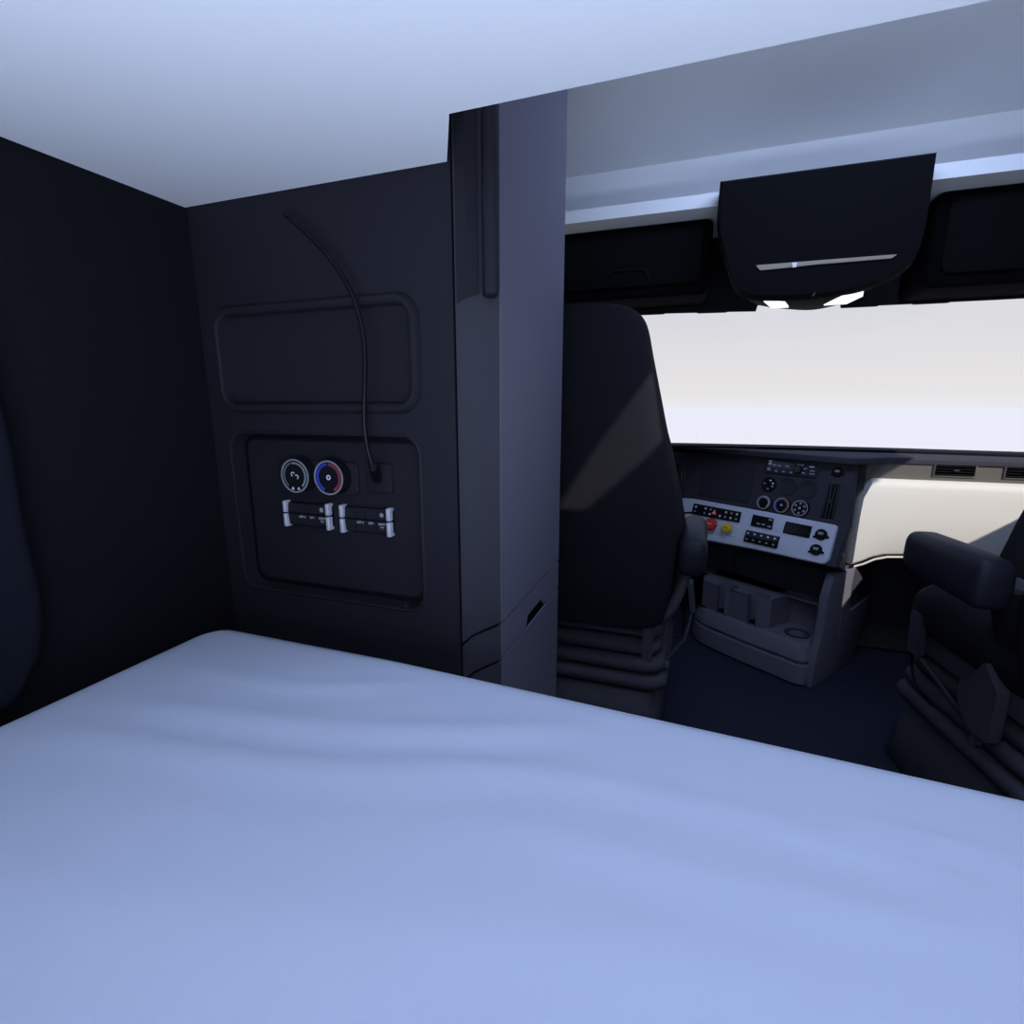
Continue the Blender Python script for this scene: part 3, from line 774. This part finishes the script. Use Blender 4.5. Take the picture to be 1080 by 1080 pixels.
for ang, rr_ in ((60, .021), (15, .021), (-35, .021)):
    a_ = math.radians(ang); c_ = (vc[0]+rr_*1.25*math.cos(a_), vc[1]+rr_*math.sin(a_)); ex = (math.cos(a_), math.sin(a_))
    MB().tube([F1(c_[0]-.006*ex[0], c_[1]-.004*ex[1], .0125), F1(c_[0]+.007*ex[0], c_[1]+.005*ex[1], .0125)], .0016, 6).build('button', 'mark', rd)
for u_, v_, mt in ((.86, .78, 'mark'), (.88, .46, 'dim'), (.88, .22, 'dim'), (.62, .84, 'dim')): patch(RP, F1, u_, u_+.09, v_, v_+.09, .0115, .0132, 'button', mt, rd)
# dial blanks, gauge, knobs
pxm = .00405                                         # metres per photo pixel around the stack
def disc(px, py, rpx, name, mt, z, edge=.002):
    c_ = z1(px, py); r = rpx*pxm
    return MB().profile(circ(c_[0], c_[1], r, 32), F1, [(0, 0), (0, z-edge), (edge, z), (edge*2, z-.001)]).build(name, mt, db), c_, r
g0, c_, r_ = disc(811.8, 511.3, 7.4, 'gauge', 'black', .010)
for a_, mt in ((75, 'mark'), (20, 'mark'), (-20, 'dim'), (170, 'dim'), (-90, 'dim')):
    x_, y_ = c_[0]+r_*.6*math.cos(math.radians(a_)), c_[1]+r_*.6*math.sin(math.radians(a_))
    MB().prism(rr(x_-.004, x_+.004, y_-.003, y_+.003, .001), F1, .009, .0102).build('symbol', mt, g0)
disc(831.2, 513.3, 9.0, 'blank_cover', 'dashd', .007); disc(852, 516, 9.2, 'blank_cover', 'dashd', .007)
for px, py, r_, kd in ((805.3, 529.8, 6.8, 'fan'), (824, 532.8, 7.3, 'temp'), (843.3, 536, 7.6, 'mode')):
    c_ = F1.hit(px, py, .018); knob(F1, c_[0], c_[1], r_*pxm, .018, db, kd, kd != 'fan')
def socket(F, px, py, r, par):
    c_ = F.hit(px, py)
    m = MB(); m.profile(circ(c_[0], c_[1], r, 24), F, [(0, 0), (0, .006), (.002, .009), (.004, .009)])
    s_ = m.build('power_socket', 'black', par)
    MB().prism(rr(c_[0]+r*.8, c_[0]+r*1.35, c_[1]-r*.45, c_[1]-r*.05, r*.12), F, .001, .006, .001).build('lid_tab', 'black', s_)
    MB().prism(rr(c_[0]-r*1.2, c_[0]-r*.8, c_[1]-r*.75, c_[1]-r*.4, r*.1), F, .001, .006, .001).build('lid_tab', 'black', s_)
    MB().prism([(c_[0]-r*.5, c_[1]+r*.4), (c_[0]+r*.5, c_[1]+r*.4), (c_[0]+r*.35, c_[1]-r*.05), (c_[0]-r*.35, c_[1]-r*.05)], F, .0085, .0098).build('socket_symbol', 'dim', s_)
    return s_
socket(F1, 884, 498.3, .019, db)
# silver switch panel
SPp = [z2(*c) for c in ((700, 524.5), (733, 526.6), (800, 538.6), (884.6, 554.7), (874.0, 597), (800, 580.5), (745, 570), (700, 562))]
spo = roundpoly(SPp, [.004, 0, 0, .012, .03, 0, 0, .004], 6)
sp = MB().prism(spo, F2, -.02, .016, .006, 4).build('switch_panel', 'white', db, 'silver grey switch panel')
FS = Frame(F2(0, 0, .016), DU, W2)
def z3(px, py): return FS.hit(px, py)
def quadp(c): return [z3(*p) for p in c]
HP = quadp(((732.5, 531), (782.3, 540.3), (779.8, 551.6), (729.5, 542)))
hz_ = MB().prism(roundpoly(HP, .002, 2), FS, .0002, .006, .001).build('switch_strip', 'black', db)
for i in range(9):
    if i == 4: continue
    for v_ in (.72, .28):
        if i == 1 or (i == 5 and v_ > .5): continue
        c_ = bil(HP, .07+i*.108, v_)
        MB().prism(circ(c_[0], c_[1], .0052, 6), FS, .0055, .0066).build('symbol', 'dim' if (i+v_*10) % 2 < 1 else 'mark', hz_)
c_ = bil(HP, .48, .52)
MB().prism([(c_[0]-.0125, c_[1]-.009), (c_[0]+.0125, c_[1]-.009), (c_[0], c_[1]+.013)], FS, .0055, .0075, .001).build('hazard_button', 'hred', hz_, 'red hazard triangle')
MB().prism([(c_[0]-.004, c_[1]-.004), (c_[0]+.004, c_[1]-.004), (c_[0], c_[1]+.005)], FS, .0074, .008).build('hazard_symbol', 'mark', hz_)
# brake valve tray and the two push-pull knobs
TP = quadp(((742, 549), (779.5, 555.7), (777.5, 567), (741, 560)))
TP = roundpoly(TP, .006, 4)
m = MB(); m.profile(TP, FS, [(-.001, .0), (.0005, .0018), (.0025, .0018), (.004, .0004)], True); m.build('valve_tray', 'white', db)
def pull_knob(px, py, mt, nside, lab, nm):
    c_ = FS.hit(px, py, .03)
    kb = MB()
    F = FS
    kb.profile(circ(c_[0], c_[1], .0095, 20), F, [(0, 0), (0, .018)])
    st = kb.build(nm, 'scr2', db, lab)
    pts_ = circ(c_[0], c_[1], .027, nside*8) if nside == 8 else roundpoly([(c_[0]-.029, c_[1]), (c_[0], c_[1]-.027), (c_[0]+.029, c_[1]), (c_[0], c_[1]+.027)], .012, 5)
    if nside == 8: pts_ = [(c_[0]+(x-c_[0])*(1+.06*math.cos(8*math.atan2(y-c_[1], x-c_[0]))), c_[1]+(y-c_[1])*(1+.06*math.cos(8*math.atan2(y-c_[1], x-c_[0])))) for x, y in pts_]
    MB().prism(pts_, F, .014, .032, .005, 3, bev0=.003).build('grip', mt, st)
    MB().prism(rr(c_[0]-.010, c_[0]+.010, c_[1]-.003, c_[1]+.004, .001), F, .0318, .0324).build('mark_plate', 'hred' if nside == 8 else mat('yellow_dark', (.45, .30, .01), .4), st)
pull_knob(748.5, 552.5, 'red', 8, 'red push-pull brake knob', 'brake_knob'); pull_knob(765.5, 556.5, 'yel', 4, 'yellow diamond push-pull brake knob', 'brake_knob')
# small switch block with symbols
BP = quadp(((795, 542.8), (816.4, 547.2), (814.3, 558.6), (792.2, 554.4)))
b4 = MB().prism(roundpoly(BP, .002, 2), FS, .0002, .007, .001).build('switch_cluster', 'black', db)
for u_, v_ in ((.88, .82), (.88, .2), (.36, .28), (.6, .28)):
    c_ = bil(BP, u_, v_); MB().prism(rr(c_[0]-.007, c_[0]+.007, c_[1]-.0035, c_[1]+.0035, .001), FS, .0066, .0076).build('symbol', 'dim', b4)
# five double rocker switches
KP = quadp(((787.8, 558.8), (823, 566.2), (819.5, 579), (784.5, 571.2)))
MB().prism(roundpoly(KP, .002, 2), FS, .0002, .003).build('rocker_frame', 'scr2', db)
for i in range(5):
    for v0, v1, mt in ((.52, .98, 'bellow'), (.02, .48, 'black')):
        P = [bil(KP, i*.2+.012, v0), bil(KP, i*.2+.188, v0), bil(KP, i*.2+.188, v1), bil(KP, i*.2+.012, v1)]
        rk = MB().prism(P, FS, .003, .010, .0015, 1).build('rocker_switch', mt, db)
        c_ = bil(KP, i*.2+.1, (v0+v1)/2)
        MB().prism(rr(c_[0]-.004, c_[0]+.004, c_[1]-.003, c_[1]+.003, .001), FS, .0098, .0108).build('symbol', 'mark' if v0 > .3 else 'dim', rk)
DP = quadp(((829.3, 550), (857, 555.3), (853.6, 567.8), (825.6, 562)))
d4 = MB().prism(roundpoly(DP, .004, 3), FS, .0002, .005, .002).build('info_display', 'black', db)
MB().prism(inset(ccw(roundpoly(DP, .004, 3)), .006), FS, .0048, .0058).build('glass_face', 'scr2', d4)
socket(FS, 866.3, 564, .021, db); socket(FS, 861, 580, .021, db)
# small stalk lever at the left of the panel
c0 = FS.hit(733, 541, .02); c1 = FS.hit(720, 541, .05)
lv_ = MB().tube([FS(c0[0], c0[1], 0), FS(c0[0], c0[1], .03), FS(c1[0], c1[1], .05)], .0045, 8).build('stalk_lever', 'black', db)
MB().tube([FS(c1[0]-.012, c1[1], .05), FS(c1[0]-.008, c1[1], .05), FS(c1[0]+.010, c1[1]-.001, .05), FS(c1[0]+.014, c1[1]-.001, .05)], [.004, .008, .008, .004], 10).build('stalk_knob', 'black', lv_)

# ------------------------------------------------------------------ floor console under the stack
fc = thing('floor_console', 'dark moulded floor console with cup holders, below the silver switch panel', 'console', L(-1.04, 2.2, ZF))
FLc = Frame(L(0, 0, 0), DU, DA)                       # plan: x = s, y = t
SL, SRt, TF = -1.335, -.79, 1.962
def outline():
    f = [(SRt-.040, 2.26), (SL+.02, 2.30), (SL, 2.16), (SL, TF+.09), (SL+.02, TF+.03), (SL+.08, TF-.008)]
    for i in range(1, 9):
        x = SL+.08+(SRt-.09-SL-.08)*i/8; f.append((x, TF-.008-.010*i/8-.008*math.sin(math.pi*i/8)))
    f += [(SRt-.046, TF-.022), (SRt-.040, TF+.03)]
    return roundpoly(f, .025, 3)
# base: two tiers split by a groove, hole for the low cup holder
lo = ccw(outline()); m = MB(); R = []
for d_, z_ in ((-.022, ZF), (-.034, ZF+.012), (-.032, -1.0), (-.028, -.968), (-.016, -.962), (-.016, -.956), (-.026, -.950), (-.012, -.905), (-.002, -.893), (.006, -.888)):
    R.append(m.ring([FLc(x, y, z_) for x, y in inset(lo, d_)]))
for a, b in zip(R, R[1:]): m.skin(a, b)
hc = FLc.hit(840.5, 668.5, -.888); hr = .038
hole = m.ring([FLc(x, y, -.888) for x, y in circ(hc[0], hc[1], hr, 32)])
m.cap([R[-1], hole])
hb_ = m.ring([FLc(x, y, -.945) for x, y in circ(hc[0], hc[1], hr*.9, 32)]); m.skin(hole, hb_); m.cap([hb_])
m.build('console_base', 'console', fc, sharp=25)
MB().annulus(FLc, hc[0], hc[1], hr, hr+.008, -.888, -.883).build('cup_ring', 'dash', fc)
# dark shadow gap over base (recess strip) and cup-holder block with two open-fronted cups
bs0, bs1, bt0, bt1 = SL+.012, -.985, TF-.004, 2.17
cups = []
for px, py in ((768, 618), (801, 628.5)):
    cups.append(FLc.hit(px, py, -.765))
cr_ = .040; sw = .013
pts_ = [(bs1+.02, bt1), (bs0, bt1), (bs0-.005, bt0+.07), (bs0+.03, bt0+.01)]
for cx, cy in cups:
    pts_ += [(cx-sw-.006, bt0-.004)]
    a0 = math.degrees(math.atan2(-math.sqrt(cr_**2-sw**2), -sw)); a1 = math.degrees(math.atan2(-math.sqrt(cr_**2-sw**2), sw))
    arc = circ(cx, cy, cr_, 24, a0, a0-(360-(a1-a0)))
    pts_ += arc + [(cx+sw-.006, bt0-.004)]
pts_ += [(bs1-.02, bt0), (bs1, bt0+.02), (bs1+.004, bt0+.09)]
m = MB(); m.prism(pts_, FLc, -.889, -.765); m.build('cup_holder_block', 'console', fc, sharp=25)
MB().prism(rr(bs0+.01, bs1-.01, bt0+.006, bt1, .02), FLc, -.889, -.884).build('cup_floor', 'soft', fc)
# curved back of the right-hand recess and the back wall with bins
bw = [L(s, t, 0) for s, t in ((-1.005, 2.06), (-.995, 2.09), (-.97, 2.115), (-.93, 2.125), (-.87, 2.125), (SRt+.005, 2.125))]
m = MB(); a = m.ring([V((p.x, p.y, -.889)) for p in bw]); b = m.ring([V((p.x, p.y, -.765)) for p in bw]); c = m.ring([L(s, 2.16, -.76) for s in (-1.0, -.98, -.96, -.93, -.87, SRt+.005)])
m.skin(a, b, False); m.skin(b, c, False); m.build('recess_wall', 'console', fc, sharp=40)
MB().prism([(S0+.1, 2.15), (SRt-.005, 2.15), (SRt-.005, 2.40), (S0+.1, 2.40)], FLc, -.80, -.617).build('back_wall', 'dash', fc)
Fbw = Frame(L(0, 2.149, 0), DU, Z)
for a_, b_ in ((-1.50, -1.262), (-1.255, -1.022), (-1.015, -.80)):
    MB().prism(rr(a_, b_, -.757, -.635, .008), Fbw, .0005, .010, .004).build('bin_door', 'dash', fc)
MB().prism(rr(SL-.16, bs1+.19, 2.08, 2.20, .01), FLc, -.772, -.765).build('tray', 'console', fc)
# right side cheek of the console
Fsd = Frame(L(SRt-.012, 0, 0), DA, Z)                # normal = DA x Z = DU-ish
sd = [(1.945, ZF), (2.307, ZF), (2.393, -.776), (2.36, -.78), (2.209, -.80), (2.19, -.70), (2.205, -.615), (2.02, -.615), (1.992, -.70), (1.984, -.843), (1.955, -.95)]
MB().prism(roundpoly(sd, .006, 2), Fsd, -.012, .014, .004, 2).build('side_cheek', 'console', fc)
# front pillar edge joining cheek and base on the recess side
MB().prism([(1.99, -.85), (2.15, -.85), (2.15, -.617), (2.03, -.617), (1.998, -.70)], Frame(L(SRt-.03, 0, 0), DA, Z), 0, .02).build('cheek_lining', 'console', fc)

# ------------------------------------------------------------------ lights
sd_ = bpy.data.lights.new('sun', 'SUN'); sd_.energy = 4.6; sd_.angle = math.radians(.6); sd_.color = (1, .95, .87)
so = bpy.data.objects.new('sun', sd_); COL.objects.link(so); so.location = SUN*4
so.rotation_euler = SUN.to_track_quat('Z', 'Y').to_euler()
def area_light(name, loc, to, sx, sy, e, col):
    l = bpy.data.lights.new(name, 'AREA'); l.shape = 'RECTANGLE'; l.size = sx; l.size_y = sy; l.energy = e; l.color = col
    o = bpy.data.objects.new(name, l); COL.objects.link(o); o.location = loc
    o.rotation_euler = (V(loc)-V(to)).to_track_quat('Z', 'Y').to_euler(); return o
area_light('cab_fill_light', (.35, 1.25, .92), (.35, 2.2, -.35), .6, .3, 10.5, (.46, .61, 1))  # unseen fill light, added to lift the dash and cab
area_light('bunk_fill_light', (.2, -.22, -.32), (.2, -.08, .38), 1.5, .2, 22, (.62, .74, 1))  # unseen upward fill light, added to bounce soft light onto the bed

for o in bpy.data.objects:
    if '_o' in o: del o['_o']
